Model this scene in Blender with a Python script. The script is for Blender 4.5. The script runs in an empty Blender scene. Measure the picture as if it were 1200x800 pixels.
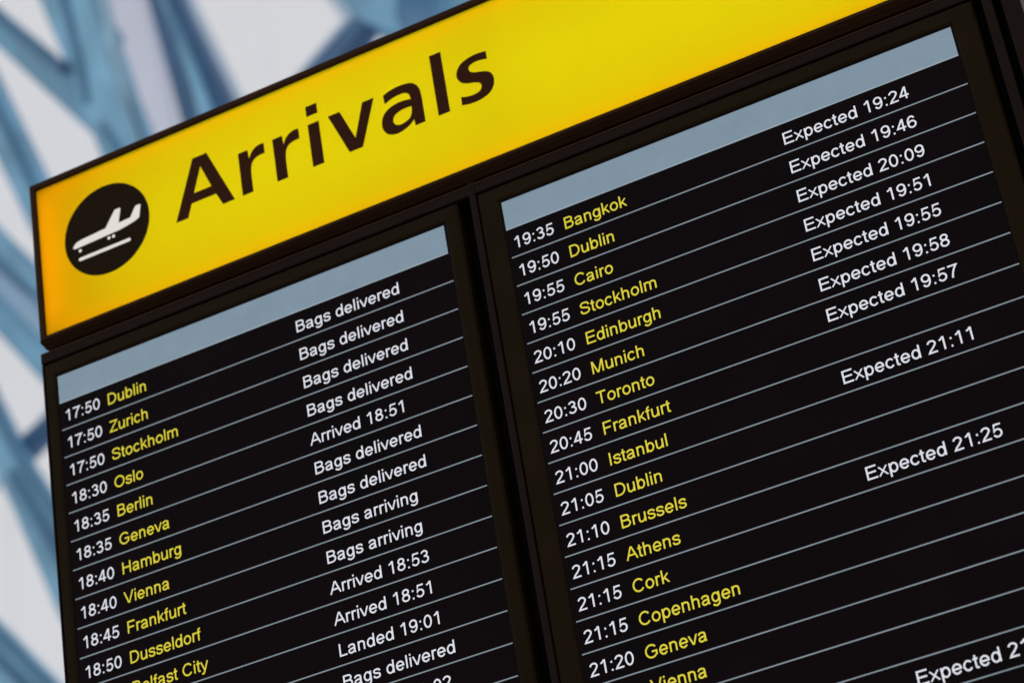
import bpy, bmesh, math, random
from mathutils import Matrix, Vector

# ------------------------------------------------------------------ scene, camera, world
SC = bpy.context.scene
COL = SC.collection
random.seed(4)
S = 0.045            # metres per board unit (one flight row is one unit high)
Z0 = 3.365           # height of the top flight row above the floor of the hall

SC.view_settings.view_transform = 'Standard'
SC.view_settings.look = 'None'
SC.view_settings.exposure = 0.0
SC.view_settings.gamma = 1.0
SC.view_settings.use_curve_mapping = False

cam = bpy.data.cameras.new('camera')
cam_o = bpy.data.objects.new('camera', cam)
COL.objects.link(cam_o)
SC.camera = cam_o
cam.sensor_fit = 'HORIZONTAL'
cam.sensor_width = 36.0
cam.lens = 88.8
cam.clip_start = 0.05
cam.clip_end = 500.0
AX = [(0.8867868417564819, -0.15141155595542155, -0.4366733768054225),
      (0.32884638046701425, 0.8706007544031861, 0.3659431437891201),
      (0.32476015048222273, -0.46811202415199626, 0.8218284355648516)]
cx, cy, cz = [(a[0], -a[2], a[1]) for a in AX]
cam_o.matrix_world = Matrix(((cx[0], cy[0], cz[0], 1.82993),
                             (cx[1], cy[1], cz[1], -2.80231),
                             (cx[2], cy[2], cz[2], Z0 - 1.76529),
                             (0, 0, 0, 1)))
cam.dof.use_dof = True
cam.dof.focus_distance = 3.27
cam.dof.aperture_fstop = 4.5

# a pale overcast sky over a dim hall
world = bpy.data.worlds.new('World')
SC.world = world
world.use_nodes = True
wn, wl = world.node_tree.nodes, world.node_tree.links
wbg = wn['Background']
geo = wn.new('ShaderNodeTexCoord')
sep = wn.new('ShaderNodeSeparateXYZ')
ramp = wn.new('ShaderNodeValToRGB')
mp = wn.new('ShaderNodeMapRange')
mp.inputs['From Min'].default_value = -1.0
wl.new(geo.outputs['Generated'], sep.inputs[0])
# bright towards the glass (+Y), dimmer from the hall behind the viewer
dim = wn.new('ShaderNodeMapRange')
dim.inputs['From Min'].default_value = -0.9
dim.inputs['From Max'].default_value = 0.3
dim.inputs['To Min'].default_value = 0.85
dim.inputs['To Max'].default_value = 1.16
wl.new(sep.outputs['Y'], dim.inputs['Value'])
wl.new(dim.outputs['Result'], wbg.inputs['Strength'])
wl.new(sep.outputs['Z'], mp.inputs['Value'])
wl.new(mp.outputs['Result'], ramp.inputs['Fac'])
wl.new(ramp.outputs['Color'], wbg.inputs['Color'])
ramp.color_ramp.elements[0].position = 0.40
ramp.color_ramp.elements[0].color = (0.30, 0.305, 0.32, 1)
ramp.color_ramp.elements[1].position = 0.56
ramp.color_ramp.elements[1].color = (1.0, 1.0, 1.02, 1)


# ------------------------------------------------------------------ materials
def new_mat(name):
    m = bpy.data.materials.new(name)
    m.use_nodes = True
    return m, m.node_tree.nodes, m.node_tree.links


def paint(name, col, rough=0.45, var=0.15, scale=6.0, bump=0.0, ior=1.45, spec=0.5):
    m, n, l = new_mat(name)
    b = n['Principled BSDF']
    b.inputs['Roughness'].default_value = rough
    b.inputs['IOR'].default_value = ior
    b.inputs['Specular IOR Level'].default_value = spec
    tc = n.new('ShaderNodeTexCoord')
    ns = n.new('ShaderNodeTexNoise')
    ns.inputs['Scale'].default_value = scale
    ns.inputs['Detail'].default_value = 5
    l.new(tc.outputs['Object'], ns.inputs['Vector'])
    mx = n.new('ShaderNodeMix')
    mx.data_type = 'RGBA'
    mx.inputs['A'].default_value = (*[c * (1 - var) for c in col], 1)
    mx.inputs['B'].default_value = (*[min(1, c * (1 + var)) for c in col], 1)
    l.new(ns.outputs['Fac'], mx.inputs['Factor'])
    l.new(mx.outputs['Result'], b.inputs['Base Color'])
    if bump:
        n2 = n.new('ShaderNodeTexNoise')
        n2.inputs['Scale'].default_value = 400
        l.new(tc.outputs['Object'], n2.inputs['Vector'])
        bp = n.new('ShaderNodeBump')
        bp.inputs['Strength'].default_value = bump
        bp.inputs['Distance'].default_value = 0.001
        l.new(n2.outputs['Fac'], bp.inputs['Height'])
        l.new(bp.outputs['Normal'], b.inputs['Normal'])
    return m


def glow(name, col, strength=1.0, var=0.0, scale=30.0):
    m, n, l = new_mat(name)
    n.remove(n['Principled BSDF'])
    e = n.new('ShaderNodeEmission')
    e.inputs['Color'].default_value = (*col, 1)
    e.inputs['Strength'].default_value = strength
    if var:
        tc = n.new('ShaderNodeTexCoord')
        ns = n.new('ShaderNodeTexNoise')
        ns.inputs['Scale'].default_value = scale
        l.new(tc.outputs['Object'], ns.inputs['Vector'])
        mr = n.new('ShaderNodeMapRange')
        mr.inputs['To Min'].default_value = strength * (1 - var)
        mr.inputs['To Max'].default_value = strength * (1 + var)
        l.new(ns.outputs['Fac'], mr.inputs['Value'])
        l.new(mr.outputs['Result'], e.inputs['Strength'])
    l.new(e.outputs['Emission'], n['Material Output'].inputs['Surface'])
    return m


def sheet(name, col, var=0.0, scale=0.5):
    """thin light-passing plastic or fritted glass"""
    m, n, l = new_mat(name)
    n.remove(n['Principled BSDF'])
    t = n.new('ShaderNodeBsdfTranslucent')
    t.inputs['Color'].default_value = (*col, 1)
    g = n.new('ShaderNodeBsdfDiffuse')
    g.inputs['Color'].default_value = (*[c * 0.6 for c in col], 1)
    mx = n.new('ShaderNodeMixShader')
    mx.inputs['Fac'].default_value = 0.12
    l.new(t.outputs[0], mx.inputs[1])
    l.new(g.outputs[0], mx.inputs[2])
    if var:
        tc = n.new('ShaderNodeTexCoord')
        ns = n.new('ShaderNodeTexNoise')
        ns.inputs['Scale'].default_value = scale
        ns.inputs['Detail'].default_value = 6
        l.new(tc.outputs['Object'], ns.inputs['Vector'])
        mc = n.new('ShaderNodeMix')
        mc.data_type = 'RGBA'
        mc.inputs['A'].default_value = (*[c * (1 - var) for c in col], 1)
        mc.inputs['B'].default_value = (*col, 1)
        l.new(ns.outputs['Fac'], mc.inputs['Factor'])
        l.new(mc.outputs['Result'], t.inputs['Color'])
    l.new(mx.outputs[0], n['Material Output'].inputs['Surface'])
    return m


M_BROWN = paint('dark_brown_powder_coat', (0.032, 0.0135, 0.0055), 0.5, 0.25, 12, 0.15, 1.3, 0.06)
M_BEZEL = paint('olive_brown_bezel', (0.0125, 0.0075, 0.0024), 0.5, 0.4, 9, 0.2, 1.3, 0.06)
M_BLACK = paint('black_recess', (0.005, 0.004, 0.004), 0.7, 0.2, 9, 0.0, 1.2, 0.1)
M_VINYL = paint('brown_vinyl', (0.040, 0.0125, 0.0055), 0.6, 0.1, 40, 0.1, 1.2, 0.1)
M_DISC = paint('black_brown_vinyl', (0.0155, 0.0095, 0.0038), 0.6, 0.15, 40, 0.1, 1.2, 0.1)
M_RAIL = paint('near_black_rail', (0.011, 0.0055, 0.004), 0.5, 0.25, 12, 0.1, 1.3, 0.1)
M_YELLOW = sheet('yellow_acrylic', (0.95, 0.80, 0.006), 0.10, 7.0)
M_LINER = paint('white_reflector', (0.85, 0.83, 0.78), 0.8, 0.03)
M_TUBE = glow('cool_tube', (0.93, 1.0, 0.8), 1.74)
M_STRIP = glow('added_amber_glow', (1.0, 0.25, 0.03), 4.1)  # added glow that tints the edges of the yellow face orange
M_PICTO = glow('lit_white_symbol', (0.80, 0.77, 0.70), 0.95)
M_TXT = glow('white_pixels', (0.80, 0.82, 0.90), 0.92)
M_TXTY = glow('yellow_pixels', (0.77, 0.665, 0.055), 0.95)
M_RULE = glow('grey_pixels', (0.225, 0.27, 0.305), 1.0, 0.22, 14)
M_HEAD = glow('slate_blue_pixels', (0.21, 0.287, 0.355), 1.0, 0.09, 30)


M_EDGE = glow('pale_blue_pixels', (0.30, 0.37, 0.42), 1.0, 0.2, 14)


def screen_mat():
    m, n, l = new_mat('screen_glass')
    b = n['Principled BSDF']
    b.inputs['Base Color'].default_value = (0.0025, 0.002, 0.0022, 1)
    b.inputs['Roughness'].default_value = 0.35
    b.inputs['IOR'].default_value = 1.08
    tc = n.new('ShaderNodeTexCoord')
    ns = n.new('ShaderNodeTexNoise')
    ns.inputs['Scale'].default_value = 5
    l.new(tc.outputs['Object'], ns.inputs['Vector'])
    rp = n.new('ShaderNodeValToRGB')
    rp.color_ramp.elements[0].color = (0.0006, 0.0004, 0.0006, 1)
    rp.color_ramp.elements[1].color = (0.0036, 0.0016, 0.0024, 1)
    l.new(ns.outputs['Fac'], rp.inputs['Fac'])
    l.new(rp.outputs['Color'], b.inputs['Emission Color'])
    b.inputs['Emission Strength'].default_value = 1.0
    return m


M_SCREEN = screen_mat()
PAINTS = {'steel': paint('blue_steel_paint', (0.215, 0.46, 0.66), 0.5, 0.55, 1.3),
          'navy': paint('steel_shade_deep', (0.050, 0.14, 0.28), 0.5, 0.4, 1.6),  # dark copy of the steel blue, with shading put into the colour
          'mid': paint('steel_shade_mid', (0.085, 0.225, 0.37), 0.5, 0.4, 1.6),  # shaded copy of the steel blue, for dark lines along the members
          'highlight': paint('steel_highlight', (0.36, 0.56, 0.70), 0.5, 0.3, 2.0),  # lit copy of the steel blue, a highlight painted as colour
          'mist': sheet('mist_blue_glass', (0.70, 0.80, 0.90), 0.10),
          'pale': sheet('pale_blue_glass', (0.40, 0.58, 0.74), 0.12),
          'lilac': sheet('lilac_white_glass', (0.82, 0.845, 0.95), 0.10)}
M_PANE = sheet('fritted_glass', (0.95, 0.95, 0.965), 0.05)


# ------------------------------------------------------------------ helpers
def P(u, v, n=0.0):
    """board units (right, up, towards the viewer) to metres"""
    return Vector((u * S, -n * S, Z0 + v * S))


def thing(name, loc, label, cat, group=None):
    o = bpy.data.objects.new(name, None)
    COL.objects.link(o)
    o.location = loc
    o.empty_display_size = 0.1
    o['label'] = label
    o['category'] = cat
    if group:
        o['group'] = group
    return o


def origin(parent):
    v = Vector((0, 0, 0))
    while parent is not None:
        v = v + parent.location
        parent = parent.parent
    return v


def link(name, me, mat, parent, label=None, smooth=False):
    """me holds world coordinates; rebased on its parent"""
    me.transform(Matrix.Translation(-origin(parent)))
    me.materials.clear()
    me.materials.append(mat)
    if smooth:
        for p in me.polygons:
            p.use_smooth = True
    o = bpy.data.objects.new(name, me)
    COL.objects.link(o)
    o.parent = parent
    if label:
        o['label'] = label
    return o


def add_box(bm, u0, u1, v0, v1, n0, n1, bevel=0.0):
    r = bmesh.ops.create_cube(bm, size=1.0)
    a, b = P(u0, v0, n0), P(u1, v1, n1)
    c, d = (a + b) / 2, b - a
    vs = r['verts']
    for w in vs:
        w.co = Vector((c.x + w.co.x * abs(d.x), c.y + w.co.y * abs(d.y), c.z + w.co.z * abs(d.z)))
    if bevel:
        es = list({e for w in vs for e in w.link_edges})
        bmesh.ops.bevel(bm, geom=es, offset=bevel * S, segments=2, affect='EDGES', profile=0.6)


def done(bm, name):
    bmesh.ops.recalc_face_normals(bm, faces=bm.faces)
    me = bpy.data.meshes.new(name)
    bm.to_mesh(me)
    bm.free()
    return me


def box(name, mat, parent, *dims, bevel=0.0, label=None):
    bm = bmesh.new()
    add_box(bm, *dims, bevel=bevel)
    return link(name, done(bm, name), mat, parent, label)


def loft_frame(bm, rings):
    """rings: list of (u0, u1, v0, v1, n); a frame profile swept round a rectangle"""
    prev = None
    first = None
    for (u0, u1, v0, v1, n) in rings:
        cur = [bm.verts.new(P(*q, n)) for q in ((u0, v0), (u1, v0), (u1, v1), (u0, v1))]
        if prev:
            for i in range(4):
                j = (i + 1) % 4
                bm.faces.new((prev[i], prev[j], cur[j], cur[i]))
        else:
            first = cur
        prev = cur
    for i in range(4):
        j = (i + 1) % 4
        bm.faces.new((prev[i], prev[j], first[j], first[i]))


def flat_mesh(name, loops, n, thick):
    """closed 2-D loops (board units, holes allowed) to a thin solid at depth n"""
    cu = bpy.data.curves.new(name, 'CURVE')
    cu.dimensions = '2D'
    cu.fill_mode = 'BOTH'
    cu.extrude = thick / 2
    for lp in loops:
        sp = cu.splines.new('POLY')
        sp.points.add(len(lp) - 1)
        for q, (x, y) in zip(sp.points, lp):
            q.co = (x, y, 0, 1)
        sp.use_cyclic_u = True
    return bake(cu, name, n + thick / 2)


def bake(cu, name, n):
    ob = bpy.data.objects.new('baking', cu)
    COL.objects.link(ob)
    bpy.context.view_layer.update()
    dg = bpy.context.evaluated_depsgraph_get()
    me = bpy.data.meshes.new_from_object(ob.evaluated_get(dg))
    me.name = name
    bpy.data.objects.remove(ob)
    bpy.data.curves.remove(cu)
    for w in me.vertices:
        w.co = P(w.co.x, w.co.y, n + w.co.z)
    return me


def smooth_loop(pts, seg=5):
    """Catmull-Rom through the points; a third value 1 marks a corner"""
    N = len(pts)
    out = []
    for i in range(N):
        p1, p2 = pts[i], pts[(i + 1) % N]
        c1, c2 = len(p1) > 2, len(p2) > 2
        p0 = p1 if c1 else pts[i - 1]
        p3 = p2 if c2 else pts[(i + 2) % N]
        if c1 and c2:
            out.append(p1[:2])
            continue
        for k in range(seg):
            t = k / seg
            r = []
            for a in (0, 1):
                r.append(0.5 * (2 * p1[a] + (p2[a] - p0[a]) * t + (2 * p0[a] - 5 * p1[a] + 4 * p2[a] - p3[a]) * t * t
                                + (3 * p1[a] - p0[a] - 3 * p2[a] + p3[a]) * t ** 3))
            out.append(tuple(r))
    return out


# --- screen lettering: a plain grotesque drawn as strokes on a 1000-unit em (caps 716, x-height 519)
ADV = dict(zip('ABCDEFGHILMOSTVZ', (667, 667, 722, 722, 667, 611, 778, 722, 278, 556, 833, 778, 667, 611, 667, 611)))
ADV.update(dict(zip('abcdefghiklmnoprstuvxy', (556, 556, 500, 556, 556, 278, 556, 556, 222, 500, 222, 833, 556, 556, 556,
                                               333, 500, 278, 556, 500, 500, 500))))
ADV.update({c: 556 for c in '0123456789'})
ADV.update({' ': 278, ':': 278})


def el(cx, cy, rx, ry, a0=0, a1=360):
    k = max(4, int(abs(a1 - a0) / 15))
    return [(cx + rx * math.cos(math.radians(a0 + (a1 - a0) * i / k)), cy + ry * math.sin(math.radians(a0 + (a1 - a0) * i / k)))
            for i in range(k + 1)]


def sm(*p):
    q = [(*p[0], 1), *p[1:-1], (*p[-1], 1)]
    return smooth_loop(q, 4)[:(len(p) - 1) * 4] + [p[-1]]


SIX = [el(283, 222, 186, 188), el(283, 353, 197, 318, 38, 200)]
ARCH = [(108, 290), (122, 395), (180, 460), (275, 478), (372, 452), (424, 385), (430, 310), (430, 0)]
GLYPHS = {
    '0': [el(278, 353, 189, 318)],
    '1': [[(332, 0), (332, 716)], sm((112, 548), (200, 588), (275, 650), (312, 712))],
    '2': [el(272, 512, 182, 158, 172, -35) + [(310, 285), (170, 165), (92, 43), (506, 43)]],
    '3': [el(262, 528, 160, 145, 165, -78) + [(225, 378)], [(225, 382)] + el(270, 208, 188, 168, 82, -163)],
    '4': [[(376, 0), (376, 712)], [(350, 680), (70, 206), (520, 206)]],
    '5': [[(482, 670), (170, 670), (118, 340)] + el(270, 232, 190, 192, 140, -160)],
    '6': SIX, '9': [[(556 - x, 706 - y) for x, y in k] for k in SIX],
    '7': [sm((50, 664), (270, 664), (500, 664)) + sm((470, 640), (370, 490), (280, 310), (228, 140), (208, 0))],
    '8': [el(278, 530, 158, 143), el(278, 208, 188, 166)],
    ':': [[(139, 0), (139, 100)], [(139, 419), (139, 519)]],
    'A': [[(40, 0), (322, 716)], [(345, 716), (627, 0)], [(150, 252), (520, 252)]],
    'B': [[(122, 0), (122, 716)], [(122, 672), (365, 672)] + el(375, 531, 158, 141, 90, -90) + [(122, 390)],
          [(380, 388)] + el(392, 216, 184, 172, 90, -90) + [(122, 44)]],
    'C': [el(382, 358, 290, 322, 36, 324)],
    'D': [[(125, 0), (125, 716)], [(125, 672), (330, 672)] + el(330, 358, 297, 314, 90, -90) + [(125, 44)]],
    'E': [[(125, 0), (125, 716)], [(125, 672), (612, 672)], [(125, 372), (582, 372)], [(125, 44), (624, 44)]],
    'F': [[(125, 0), (125, 716)], [(125, 672), (572, 672)], [(125, 350), (512, 350)]],
    'G': [el(392, 358, 306, 322, 38, 316) + [(666, 168), (666, 334), (405, 334)]],
    'H': [[(125, 0), (125, 716)], [(597, 0), (597, 716)], [(125, 374), (597, 374)]],
    'I': [[(139, 0), (139, 716)]],
    'L': [[(120, 0), (120, 716)], [(120, 44), (524, 44)]],
    'M': [[(120, 0), (120, 716)], [(713, 0), (713, 716)], [(135, 716), (406, 0)], [(427, 0), (698, 716)]],
    'O': [el(389, 358, 302, 322)],
    'S': [sm((568, 500), (520, 615), (430, 662), (325, 672), (200, 655), (118, 590), (112, 505), (160, 440), (265, 398), (400, 360),
             (525, 305), (572, 205), (530, 110), (430, 57), (330, 44), (205, 60), (115, 125), (88, 236))],
    'T': [[(25, 672), (587, 672)], [(306, 0), (306, 672)]],
    'V': [[(45, 716), (322, 0)], [(345, 0), (622, 716)]],
    'Z': [[(60, 672), (545, 672), (75, 44), (580, 44)]],
    'a': [sm((78, 372), (120, 448), (200, 478), (300, 478), (385, 445), (412, 360), (414, 240), (416, 110), (446, 0)),
          sm((412, 300), (330, 268), (200, 250), (112, 210), (86, 140), (112, 72), (190, 34), (290, 46), (375, 105), (412, 200))],
    'b': [[(108, 0), (108, 716)], el(296, 259, 176, 226)],
    'c': [el(262, 259, 190, 226, 36, 324)],
    'd': [[(448, 0), (448, 716)], el(260, 259, 176, 226)],
    'e': [[(90, 258), (468, 258)] + el(278, 259, 194, 226, 0, 326)],
    'f': [[(128, 0), (128, 590)] + el(230, 590, 102, 84, 180, 76), [(12, 480), (256, 480)]],
    'g': [el(260, 265, 176, 220), [(446, 519), (446, 5)] + el(258, 0, 188, 170, 0, -156)],
    'h': [[(108, 0), (108, 716)], sm(*ARCH)],
    'i': [[(111, 0), (111, 519)], [(111, 618), (111, 716)]],
    'k': [[(108, 0), (108, 716)], [(430, 519), (110, 200)], [(222, 305), (452, 0)]],
    'l': [[(111, 0), (111, 716)]],
    'm': [[(108, 0), (108, 519)], sm((108, 300), (124, 405), (180, 468), (265, 478), (350, 455), (408, 395), (416, 310), (416, 0)),
          sm((416, 300), (430, 405), (490, 468), (575, 478), (660, 455), (716, 395), (724, 310), (724, 0))],
    'n': [[(108, 0), (108, 519)], sm(*ARCH)],
    'o': [el(278, 259, 196, 226)],
    'p': [[(108, -199), (108, 519)], el(296, 259, 176, 226)],
    'r': [[(108, 0), (108, 519)], sm((108, 280), (125, 390), (175, 455), (245, 478), (330, 452))],
    's': [sm((428, 368), (390, 448), (300, 480), (190, 476), (105, 430), (96, 360), (142, 305), (260, 268), (380, 232), (424, 155),
             (395, 80), (310, 38), (200, 38), (108, 80), (74, 168))],
    't': [sm((130, 660), (130, 400), (130, 130), (150, 60), (200, 40), (262, 44)), [(15, 480), (255, 480)]],
    'u': [sm((108, 519), (108, 210), (126, 100), (190, 42), (275, 42), (362, 80), (420, 160), (430, 250)), [(448, 0), (448, 519)]],
    'v': [[(40, 519), (238, 0)], [(262, 0), (460, 519)]],
    'x': [[(40, 0), (452, 519)], [(48, 519), (460, 0)]],
    'y': [[(40, 519), (250, 0)], [(462, 519), (250, -30)] + [(212, -125), (150, -168), (60, -160)]],
}
EM = 0.565


def ribbon(path, w):
    """left and right edges of a butt-ended stroke"""
    N = len(path)
    closed = N > 3 and math.dist(path[0], path[-1]) < 1
    L, R = [], []
    for i in range(N):
        a = path[i - 1] if i else (path[-2] if closed else path[0])
        b = path[i]
        c = path[i + 1] if i < N - 1 else (path[1] if closed else path[-1])
        d1 = Vector((b[0] - a[0], b[1] - a[1]))
        d2 = Vector((c[0] - b[0], c[1] - b[1]))
        d1 = d1.normalized() if d1.length > 1e-6 else d2.normalized()
        d2 = d2.normalized() if d2.length > 1e-6 else d1
        t = d1 + d2
        t = t.normalized() if t.length > 0.2 else d1
        k = w / 2 / max(0.5, abs(t.dot(d1)))
        L.append((b[0] - t.y * k, b[1] + t.x * k))
        R.append((b[0] + t.y * k, b[1] - t.x * k))
    return L, R


def text(name, mat, parent, s, u, v, n, cond=1.0, w=90):
    verts, faces = [], []
    x = u
    for ch in s:
        k = EM / 1000
        for q, path in enumerate(GLYPHS.get(ch, [])):
            lo = -300 if ch in 'gpy' else (0 if ch in 'AVvxkMy' else -14)
            hi = 519 if ch in 'vxy' else (716 if ch in 'AVMk' else 730)
            if ch == 'k' and q:
                hi = 519
            if ch == 'y' and not q:
                lo = 0
            L, R = ribbon(path, w)
            z = n + 0.0015 * q
            b = len(verts)
            for (lx, ly), (rx, ry) in zip(L, R):
                verts.append(P(x + lx * k * cond, v + min(hi, max(lo, ly)) * k, z))
                verts.append(P(x + rx * k * cond, v + min(hi, max(lo, ry)) * k, z))
            faces += [(b + 2 * i, b + 2 * i + 1, b + 2 * i + 3, b + 2 * i + 2) for i in range(len(path) - 1)]
        x += ADV[ch] * k * cond
    me = bpy.data.meshes.new(name)
    me.from_pydata([tuple(p) for p in verts], [], faces)
    return link(name, me, mat, parent)


# ------------------------------------------------------------------ glazed facade far behind the board
FACADE = [
    ('beam', 'steel', 20.0, [(-18.46, 38.34), (-12.61, 17.4), (-9.76, 6.1), (-9.28, 6.06), (-11.5, 15.77), (-11.71, 16.56), (-11.83, 17.21), (-17.2, 37.42)]) ,
    ('beam', 'steel', 20.35, [(-28.88, 40.55), (-13.76, 18.97), (-12.83, 17.69), (-11.33, 15.62), (-8.9, 6.17), (-12.25, 16.04), (-12.95, 17.07), (-13.8, 18.32), (-28.79, 39.67)]) ,
    ('rib', 'mid', 20.2, [(-28.95, 40.02), (-13.66, 18.79), (-12.7, 17.49), (-12.63, 17.38), (-12.76, 17.41), (-13.67, 18.62), (-28.92, 39.72)]) ,  # shading along the arm's upper edge, built as a darker rib
    ('shade_plate', 'navy', 19.9, [(-12.73, 17.47), (-12.53, 17.36), (-12.49, 17.18), (-12.67, 17.21)]) ,  # dark blob of shading where the arms meet, built as a plate
    ('cladding', 'lilac', 20.9, [(-16.97, 38.76), (-15.63, 37.78), (-11.82, 18.54), (-11.56, 16.52), (-9.67, 6.2), (-10.27, 6.36)]) ,
    ('rib', 'steel', 20.6, [(-16.87, 38.15), (-12.4, 18.7), (-12.09, 17.87), (-12.16, 17.83), (-12.51, 18.61), (-17.24, 38.42)]) ,
    ('beam', 'navy', 20.3, [(-15.36, 36.65), (-15.07, 36.44), (-10.99, 17.8), (-10.47, 16.05), (-8.12, 5.78), (-8.98, 6.01), (-11.18, 15.98), (-11.48, 18.03)]) ,
    ('rib', 'steel', 20.1, [(-11.26, 18.35), (-11.12, 17.74), (-10.81, 16.61), (-10.5, 15.33), (-10.78, 15.45), (-10.88, 16.32), (-11.05, 17.18), (-11.19, 17.78), (-11.36, 18.4)]) ,
    ('beam', 'steel', 20.3, [(-7.13, 31.55), (-4.21, 29.4), (-7.07, 15.43), (-8.05, 15.83), (-8.36, 16.13), (-8.62, 16.42), (-8.8, 16.86)]) ,
    ('cladding', 'pale', 20.0, [(-5.14, 29.51), (-4.44, 29.0), (-7.52, 15.58), (-7.9, 15.75), (-7.95, 16.03)]) ,
    ('strut', 'navy', 20.0, [(-8.51, 16.25), (-8.3, 16.05), (-8.47, 15.88), (-8.93, 15.51), (-11.98, 13.69), (-12.26, 14.03), (-9.38, 15.71)]) ,
    ('beam', 'steel', 20.2, [(-20.64, 37.62), (-13.74, 17.52), (-13.25, 16.09), (-8.98, 6.16), (-9.09, 5.73), (-13.46, 15.34), (-13.82, 16.39), (-20.61, 35.74)]) ,
    ('beam', 'steel', 20.1, [(-25.76, 33.47), (-13.82, 15.38), (-13.33, 14.66), (-7.12, 5.85), (-7.19, 5.47), (-13.36, 14.16), (-13.86, 14.8), (-25.68, 32.41)]) ,
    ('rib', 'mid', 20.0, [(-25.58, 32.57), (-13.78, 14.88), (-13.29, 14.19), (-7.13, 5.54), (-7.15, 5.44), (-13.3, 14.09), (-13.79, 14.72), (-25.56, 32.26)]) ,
    ('cladding', 'pale', 20.9, [(-26.64, 33.6), (-14.41, 15.37), (-13.89, 14.71), (-7.82, 5.55), (-7.94, 4.86), (-13.88, 13.82), (-14.46, 14.66), (-26.55, 32.42)]) ,
    ('beam', 'steel', 20.4, [(-25.81, 32.3), (-14.09, 14.62), (-13.53, 13.79), (-7.38, 5.22), (-7.45, 4.85), (-13.57, 13.24), (-14.13, 14.09), (-25.75, 31.47)]) ,
    ('beam', 'steel', 20.1, [(-20.4, 29.53), (-13.99, 12.83), (-13.8, 12.32), (-13.38, 11.48), (-9.33, 2.72), (-9.52, 1.5), (-13.4, 10.02), (-13.9, 11.47), (-14.06, 11.91), (-20.38, 28.41)]) ,
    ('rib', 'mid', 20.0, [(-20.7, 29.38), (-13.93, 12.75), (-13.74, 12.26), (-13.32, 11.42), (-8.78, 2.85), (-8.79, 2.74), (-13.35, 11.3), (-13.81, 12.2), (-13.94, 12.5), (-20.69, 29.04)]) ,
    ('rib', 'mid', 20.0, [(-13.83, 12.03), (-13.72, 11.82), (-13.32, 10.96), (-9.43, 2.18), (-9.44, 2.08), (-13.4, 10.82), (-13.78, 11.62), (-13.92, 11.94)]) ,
    ('strut', 'navy', 20.3, [(-13.98, 12.53), (-13.49, 12.73), (-4.89, 16.2), (-4.93, 15.97), (-13.5, 12.51), (-13.87, 12.31)]) ,
    ('beam', 'steel', 20.1, [(-25.02, 23.71), (-14.18, 10.07), (-13.49, 9.16), (-7.86, 1.91), (-8.23, 1.37), (-24.86, 21.64)]) ,
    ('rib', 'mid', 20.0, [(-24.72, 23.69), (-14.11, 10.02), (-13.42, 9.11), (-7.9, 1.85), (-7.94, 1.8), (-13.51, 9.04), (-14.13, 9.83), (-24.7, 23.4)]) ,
    ('cladding', 'mist', 20.95, [(-17.42, 37.88), (-17.14, 37.68), (-11.14, 18.26), (-10.56, 16.31), (-7.5, 6.02), (-7.68, 6.07), (-10.81, 16.55), (-11.35, 18.35)]) ,
    ('cladding', 'mist', 20.95, [(-12.25, 34.83), (-12.73, 35.18), (-9.28, 17.46), (-9.09, 17.02), (-9.91, 16.46), (-17.82, 10.06), (-17.59, 10.0), (-9.79, 16.41), (-8.91, 16.94), (-9.1, 17.38)]) ,
    ('cladding', 'mist', 20.9, [(-25.9, 34.66), (-14.38, 15.73), (-14.61, 16.35), (-25.94, 35.32)]) ,
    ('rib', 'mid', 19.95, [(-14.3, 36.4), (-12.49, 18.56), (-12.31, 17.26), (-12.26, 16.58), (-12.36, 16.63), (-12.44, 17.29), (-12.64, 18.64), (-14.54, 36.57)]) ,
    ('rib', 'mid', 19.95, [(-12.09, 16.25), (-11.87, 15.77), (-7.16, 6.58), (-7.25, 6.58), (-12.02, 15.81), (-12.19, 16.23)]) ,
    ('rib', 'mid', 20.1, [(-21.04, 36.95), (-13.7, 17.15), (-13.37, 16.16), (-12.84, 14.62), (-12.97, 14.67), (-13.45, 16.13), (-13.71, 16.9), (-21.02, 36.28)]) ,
    ('rib', 'highlight', 19.96, [(-13.89, 36.07), (-13.72, 35.94), (-11.89, 18.16), (-11.8, 17.17), (-11.68, 16.33), (-11.51, 15.5), (-11.63, 15.55), (-11.8, 16.39), (-11.95, 17.24), (-12.02, 18.21)]) ,  # light streak on the limb, built as a paler rib
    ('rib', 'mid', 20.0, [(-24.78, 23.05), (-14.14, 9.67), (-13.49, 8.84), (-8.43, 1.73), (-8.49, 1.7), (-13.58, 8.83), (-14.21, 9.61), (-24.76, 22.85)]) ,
    ('beam', 'steel', 20.05, [(-8.51, 14.98), (3.44, 12.45), (3.27, 11.9), (-8.48, 14.36)]) ,
    ('beam', 'steel', 20.3, [(-7.7, 14.3), (-7.15, 14.25), (-2.19, -0.57), (-2.63, -0.59)]) ,
    ('beam', 'navy', 20.5, [(-5.16, 14.2), (-4.73, 14.17), (-1.34, 0.01), (-1.64, -0.03)]) ,
    ('strut', 'mid', 20.1, [(-11.34, 10.17), (3.28, 14.67), (3.31, 14.47), (-11.26, 9.92)]) ,
    ('strut', 'mid', 20.1, [(-13.71, 6.98), (3.27, 11.93), (3.25, 11.73), (-13.61, 6.76)]) ,
    ('cladding', 'pale', 20.9, [(-7.05, 14.58), (-5.74, 14.37), (-2.1, 0.11), (-2.71, 0.09)]) ,
]
fac = thing('glazed_facade', Vector((-8, 20, 0)),
            'blurred white glazed facade with blue steel bracing behind the arrivals board', 'facade')


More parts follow.
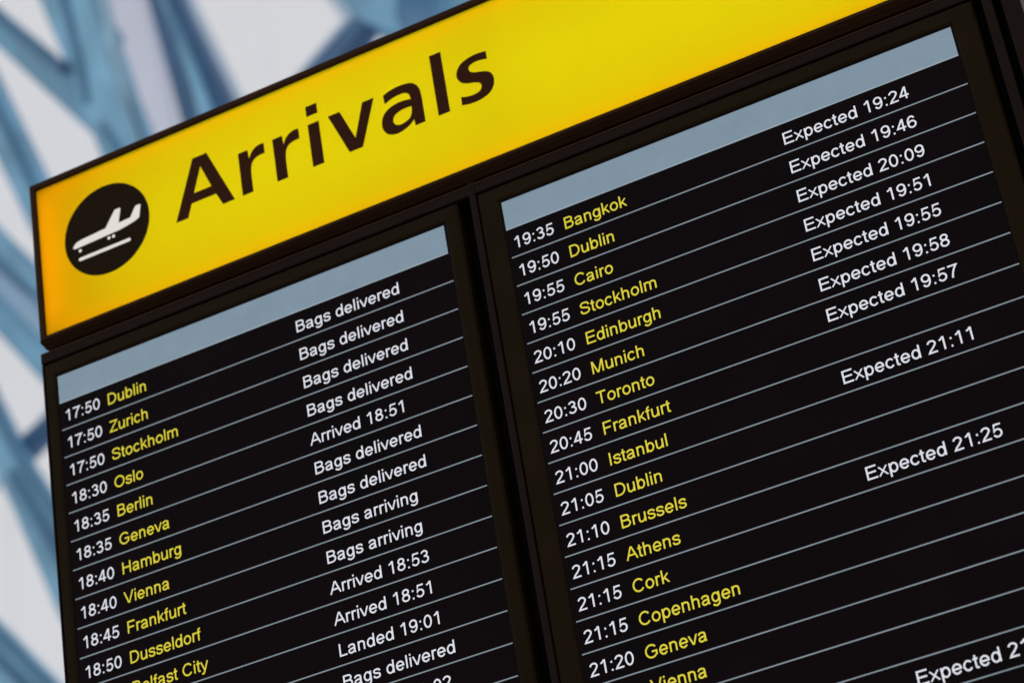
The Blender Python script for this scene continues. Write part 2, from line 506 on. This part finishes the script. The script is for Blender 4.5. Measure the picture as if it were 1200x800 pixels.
def facade_member(name, mat, y, pts, depth, sheet_only=False):
    bm = bmesh.new()
    f = [bm.verts.new((x, y, Z0 + z)) for x, z in pts]
    b = [bm.verts.new((x, y + depth, Z0 + z)) for x, z in pts]
    N = len(pts)
    bm.faces.new(f)
    if not sheet_only:      # sheets of coloured glass stay open at the back
        bm.faces.new(list(reversed(b)))
    for i in range(N):
        j = (i + 1) % N
        bm.faces.new((f[j], f[i], b[i], b[j]))
    bmesh.ops.recalc_face_normals(bm, faces=bm.faces)
    es = [e for e in bm.edges if all(abs(w.co.y - y) < 1e-4 for w in e.verts)]
    bmesh.ops.bevel(bm, geom=es, offset=0.04, segments=2, affect='EDGES')
    return link(name, done(bm, name), mat, fac)


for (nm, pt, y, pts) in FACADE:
    facade_member(nm, PAINTS[pt], y, pts, 0.10 if nm in ('rib', 'shade_plate') else 0.06 if nm == 'cladding' else 0.28, nm == 'cladding')
for i in range(7):
    for j in range(7):
        x, z = -24 + i * 4.5, 2 + j * 4.5
        bm = bmesh.new()
        r = bmesh.ops.create_cube(bm, size=1.0)
        for w in r['verts']:
            w.co = Vector((x + 2.25 + w.co.x * 4.499, 21.6 + w.co.y * 0.008, z + 2.25 + w.co.z * 4.499))
        # a sheet of glass, open at the back so that light crosses one frosted face
        bmesh.ops.delete(bm, geom=[f for f in bm.faces if f.calc_center_median().y > 21.603], context='FACES')
        link('glass_pane', done(bm, 'glass_pane'), M_PANE, fac)

# ------------------------------------------------------------------ cabinet that carries the two displays
UL, UR = -0.64, 33.28        # outer sides of the cabinet
VT, VB = 2.07, -25.9
cab = thing('display_cabinet', P((UL + UR) / 2, VB, -2),
            'black brown metal cabinet framing both flight displays under the yellow sign', 'cabinet')
box('back_panel', M_BLACK, cab, UL + 0.06, UR - 0.06, VB + 0.1, VT - 0.1, -3.2, -0.75)
box('top_rail', M_RAIL, cab, UL, UR, 1.66, VT, -3.4, -0.02, bevel=0.05)
box('rail_lip', M_BLACK, cab, UL + 0.35, UR - 0.12, VT + 0.002, 2.42, -2.6, -0.7, bevel=0.03)
box('rail_trim', M_BROWN, cab, UL + 0.06, UR - 0.06, 1.97, 2.045, -0.3, -0.002, bevel=0.03)
box('bottom_rail', M_BROWN, cab, UL, UR, VB, VB + 0.6, -3.4, -0.02, bevel=0.05)
box('side_stile', M_RAIL, cab, UL, UL + 0.07, VB + 0.602, 1.658, -3.4, -0.06, bevel=0.02)
box('side_stile', M_RAIL, cab, 32.2, 32.5, VB + 0.602, 1.658, -0.74, -0.03, bevel=0.04)
box('side_stile', M_RAIL, cab, 32.74, UR, VB + 0.602, 1.658, -3.4, -0.04, bevel=0.05)
box('mullion', M_RAIL, cab, 15.46, 15.685, VB + 0.602, 2.10, -0.74, 0.0, bevel=0.04)

# ------------------------------------------------------------------ flight displays
LEFT = [('17:50', 'Dublin', 'Bags delivered'), ('17:50', 'Zurich', 'Bags delivered'),
        ('17:50', 'Stockholm', 'Bags delivered'), ('18:30', 'Oslo', 'Bags delivered'),
        ('18:35', 'Berlin', 'Arrived 18:51'), ('18:35', 'Geneva', 'Bags delivered'),
        ('18:40', 'Hamburg', 'Bags delivered'), ('18:40', 'Vienna', 'Bags arriving'),
        ('18:45', 'Frankfurt', 'Bags arriving'), ('18:50', 'Dusseldorf', 'Arrived 18:53'),
        ('', 'Belfast City', 'Arrived 18:51'), ('', '', 'Landed 19:01'),
        ('', '', 'Bags delivered'), ('', '', 'Landed 19:02')]
RIGHT = [('19:35', 'Bangkok', 'Expected 19:24'), ('19:50', 'Dublin', 'Expected 19:46'),
         ('19:55', 'Cairo', 'Expected 20:09'), ('19:55', 'Stockholm', 'Expected 19:51'),
         ('20:10', 'Edinburgh', 'Expected 19:55'), ('20:20', 'Munich', 'Expected 19:58'),
         ('20:30', 'Toronto', 'Expected 19:57'), ('20:45', 'Frankfurt', ''),
         ('21:00', 'Istanbul', 'Expected 21:11'), ('21:05', 'Dublin', ''), ('21:10', 'Brussels', ''),
         ('21:15', 'Athens', 'Expected 21:25'), ('21:15', 'Cork', ''), ('21:15', 'Copenhagen', ''),
         ('21:20', 'Geneva', ''), ('', 'Vienna', ''), ('', '', ''), ('', '', 'Expected 21:')]


def display(label, u0, u1, b0, b1, rows, city_u, stat_u):
    vb = -24.7
    t = thing('flight_display', P((u0 + u1) / 2, vb - 0.6, -0.4), label, 'display', 'flight displays of the arrivals board')
    bm = bmesh.new()
    a, b, c, d = b0, b1, vb - 0.56, 1.62
    loft_frame(bm, [(a, b, c, d, -0.73), (a, b, c, d, -0.10), (a + 0.05, b - 0.05, c + 0.05, d - 0.05, -0.03),
                    (u0 - 0.16, u1 + 0.16, vb - 0.16, 1.16, 0.0), (u0 - 0.07, u1 + 0.07, vb - 0.07, 1.08, -0.03),
                    (u0 - 0.07, u1 + 0.07, vb - 0.07, 1.08, -0.13), (u0 - 0.3, u1 + 0.3, vb - 0.3, 1.3, -0.73)])
    link('bezel', done(bm, 'bezel'), M_BEZEL, t)
    scr = box('screen', M_SCREEN, t, u0 - 0.065, u1 + 0.065, vb - 0.065, 1.075, -0.5, -0.05)
    n = -0.04

    def bar(name, mat, x0, x1, y0, y1):
        return link(name, flat_mesh(name, [[(x0, y0), (x1, y0), (x1, y1), (x0, y1)]], n, 0.006), mat, scr)

    bar('header_bar', M_HEAD, u0, u1, 0.03, 1.0)
    bar('header_edge', M_EDGE, u0, u1, -0.012, 0.027)
    for i in range(24):
        v = -(i + 1)
        bar('rule_line', M_RULE, u0 + 0.03, u1 + 0.03, v - 0.0185, v + 0.0185)
        if i < len(rows):
            tm, ct, st = rows[i]
            bl = v + 0.275
            if tm:
                text('time_text', M_TXT, scr, tm, u0 + 0.15, bl, n, 0.99)
            if ct:
                text('destination_text', M_TXTY, scr, ct, u0 + city_u, bl, n, 0.965)
            if st:
                text('status_text', M_TXT, scr, st, stat_u + 0.005 * i, bl, n, 1.012)
    return t


display('left flight display, bags delivered statuses, first row 17:50 Dublin', -0.04, 14.45, -0.55, 15.0, LEFT, 1.80, 8.87)
display('right flight display, expected times, first row 19:35 Bangkok', 16.48, 31.16, 15.70, 31.93, RIGHT, 1.86, 25.535)

# ------------------------------------------------------------------ yellow light box sign
sign = thing('arrivals_sign', P(16.3, 2.5, -1.5),
             'backlit yellow Arrivals sign with round landing plane symbol above the displays', 'sign')
SL, SR, SB, ST = -0.62, 33.32, 2.50, 8.68
bm = bmesh.new()
loft_frame(bm, [(SL, SR, SB, ST, -2.8), (SL, SR, SB, ST, -0.06), (SL + .05, SR - .05, SB + .04, ST - .05, 0.0),
                (SL + .20, SR - .20, SB + .15, ST - .22, 0.0), (SL + .22, SR - .22, SB + .18, ST - .26, -0.05),
                (SL + .22, SR - .22, SB + .18, ST - .26, -0.3), (SL + .10, SR - .10, SB + .10, ST - .10, -0.3),
                (SL + .10, SR - .10, SB + .10, ST - .10, -2.8)])
link('frame', done(bm, 'frame'), M_BROWN, sign)
box('back_panel', M_BROWN, sign, SL + .02, SR - .02, SB + .02, ST - .02, -3.0, -2.802)
# moulding under the light box: a sloped front and a flat sole
bm = bmesh.new()
prof = [(0.0, SB - 0.002), (-0.04, SB - 0.03), (-0.13, 2.405), (-0.15, 2.405), (-0.27, 2.30), (-0.6, 2.30), (-0.6, SB - 0.002)]
ea = [bm.verts.new(P(SL + 0.002 - 0.25 * n * (n > -0.5) + 0.15 * (n < -0.5), v, n)) for n, v in prof]
eb = [bm.verts.new(P(SR - 0.002, v, n)) for n, v in prof]
bm.faces.new(ea)
bm.faces.new(list(reversed(eb)))
for i in range(len(prof)):
    j = (i + 1) % len(prof)
    bm.faces.new((ea[j], ea[i], eb[i], eb[j]))
link('moulding', done(bm, 'moulding'), M_BROWN, sign)
# reflector tray, open towards the face
bm = bmesh.new()
a = [(SL + .11, SB + .11), (SR - .11, SB + .11), (SR - .11, ST - .11), (SL + .11, ST - .11)]
f = [bm.verts.new(P(*q, -0.32)) for q in a]
b = [bm.verts.new(P(*q, -2.7)) for q in a]
bm.faces.new(b)
for i in range(4):
    j = (i + 1) % 4
    bm.faces.new((f[i], f[j], b[j], b[i]))
link('reflector', done(bm, 'reflector'), M_LINER, sign)
fp = flat_mesh('face_panel', [[(SL + .2, SB + .16), (SR - .2, SB + .16), (SR - .2, ST - .24), (SL + .2, ST - .24)]], -0.14, 0.0)
link('face_panel', fp, M_YELLOW, sign)


def tube(name, mat, u0, u1, v, n, r):
    bm = bmesh.new()
    bmesh.ops.create_cone(bm, cap_ends=True, segments=12, radius1=r * S, radius2=r * S, depth=(u1 - u0) * S)
    c = P((u0 + u1) / 2, v, n)
    for w in bm.verts:
        w.co = Vector((c.x + w.co.z, c.y + w.co.y, c.z + w.co.x))
    return link(name, done(bm, name), mat, sign, smooth=True)


for v in (4.0, 5.6, 7.2):
    tube('lamp_tube', M_TUBE, 1.5, 16.4, v, -1.7, 0.18)
    tube('lamp_tube', M_TUBE, 16.8, 32.0, v, -1.7, 0.18)
box('added_amber_strip', M_STRIP, sign, SL + .14, SL + .24, SB + .5, ST - .5, -1.0, -0.7)  # unseen glowing strips, added to warm the face towards its edges
box('added_amber_strip', M_STRIP, sign, 0.2, SR - .6, ST - .2, ST - .16, -0.5, -0.42)
box('added_amber_strip', M_STRIP, sign, 0.2, SR - .6, SB + .12, SB + .15, -0.5, -0.42)

# lettering
BL = 4.97
FN = -0.115


def letter(loops):
    link('letter', flat_mesh('letter', loops, FN, 0.02), M_VINYL, sign)


letter([[(4.98, BL), (5.84, 7.14), (6.39, 7.14), (7.25, BL), (6.79, BL), (6.58, 5.46), (5.63, 5.46), (5.44, BL)],
        [(6.10, 6.74), (6.44, 5.81), (5.75, 5.81)]])
for x in (7.56, 8.885):
    r = [(0, 0, 1), (0, 1.625, 1), (.365, 1.625, 1), (.385, 1.27, 1), (.49, 1.46), (.62, 1.585), (.80, 1.655), (.99, 1.65, 1),
         (.99, 1.27, 1), (.79, 1.265), (.60, 1.21), (.485, 1.09), (.425, .89), (.405, .6, 1), (.405, 0, 1)]
    letter([smooth_loop([(p[0] + x, p[1] + BL, *p[2:]) for p in r])])
letter([[(10.235, BL), (10.235, 6.595), (10.65, 6.595), (10.65, BL)], [(10.235, 6.92), (10.235, 7.30), (10.65, 7.30), (10.65, 6.92)]])
letter([[(11.60, BL), (11.0, 6.6), (11.44, 6.6), (11.88, 5.40), (12.29, 6.6), (12.71, 6.6), (12.09, BL)]])
letter([smooth_loop([(13.06, 6.53, 1), (13.37, 6.62), (13.68, 6.645), (13.96, 6.615), (14.17, 6.53), (14.31, 6.36), (14.375, 6.13),
                     (14.39, 5.74, 1), (14.39, BL, 1), (14.03, BL, 1), (14.01, 5.22, 1), (13.85, 5.08), (13.62, 4.98), (13.33, 4.94),
                     (13.06, 5.03), (12.91, 5.22), (12.87, 5.46), (12.93, 5.72), (13.11, 5.92), (13.37, 6.02), (13.68, 6.045),
                     (14.01, 5.99, 1), (13.96, 6.19), (13.85, 6.295), (13.66, 6.33), (13.37, 6.30), (13.07, 6.20, 1)]),
        smooth_loop([(13.99, 5.73, 1), (13.76, 5.745), (13.51, 5.71), (13.34, 5.61), (13.28, 5.44), (13.36, 5.27), (13.53, 5.21),
                     (13.75, 5.25), (13.91, 5.36), (13.98, 5.55)])])
letter([[(14.87, BL), (14.87, 7.27), (15.28, 7.27), (15.28, BL)]])
letter([smooth_loop([(16.83, 6.60, 1), (16.54, 6.645), (16.21, 6.62), (15.91, 6.51), (15.74, 6.30), (15.70, 6.06), (15.81, 5.84),
                     (16.01, 5.72), (16.28, 5.64), (16.44, 5.55), (16.49, 5.40), (16.40, 5.26), (16.20, 5.21), (15.97, 5.23),
                     (15.73, 5.30, 1), (15.72, 5.00, 1), (16.02, 4.94), (16.37, 4.945), (16.70, 5.05), (16.89, 5.27), (16.94, 5.53),
                     (16.88, 5.74), (16.73, 5.87), (16.50, 5.95), (16.29, 6.02), (16.17, 6.12), (16.15, 6.26), (16.25, 6.35),
                     (16.50, 6.38), (16.82, 6.32, 1)])])
# pictogram
circ = [(2.30 + 1.69 * math.cos(2 * math.pi * k / 96), 5.82 + 1.69 * math.sin(2 * math.pi * k / 96)) for k in range(96)]
disc = link('pictogram_disc', flat_mesh('pictogram_disc', [circ], FN, 0.02), M_DISC, sign)


def cap_bar(x0, x1, y, r):
    a = [(x1 - r + r * math.cos(t), y + r * math.sin(t)) for t in [math.pi * (k / 8 - .5) for k in range(9)]]
    b = [(x0 + r + r * math.cos(t), y + r * math.sin(t)) for t in [math.pi * (k / 8 + .5) for k in range(9)]]
    return a + b


def dot(x, y, r):
    return [(x + r * math.cos(k * math.pi / 8), y + r * math.sin(k * math.pi / 8)) for k in range(16)]


plane = smooth_loop([(0.94, 5.60), (1.06, 5.735), (1.27, 5.79, 1), (2.26, 5.85, 1), (2.64, 6.36), (2.70, 6.41, 1), (2.88, 6.41, 1),
                     (2.90, 6.38, 1), (2.78, 5.855, 1), (3.26, 5.875, 1), (3.46, 6.19), (3.52, 6.235, 1), (3.66, 6.24, 1), (3.69, 6.20, 1),
                     (3.60, 5.77, 1), (3.52, 5.72), (3.34, 5.665), (2.82, 5.58, 1), (1.03, 5.53, 1), (0.96, 5.55)])
link('airplane_symbol', flat_mesh('airplane_symbol', [plane, dot(1.20, 5.39, .058), dot(2.36, 5.43, .058), dot(2.54, 5.43, .058)],
                                  FN + 0.021, 0.01), M_PICTO, disc)
link('runway_line', flat_mesh('runway_line', [cap_bar(1.12, 3.19, 5.06, .06)], FN + 0.021, 0.01), M_PICTO, disc)
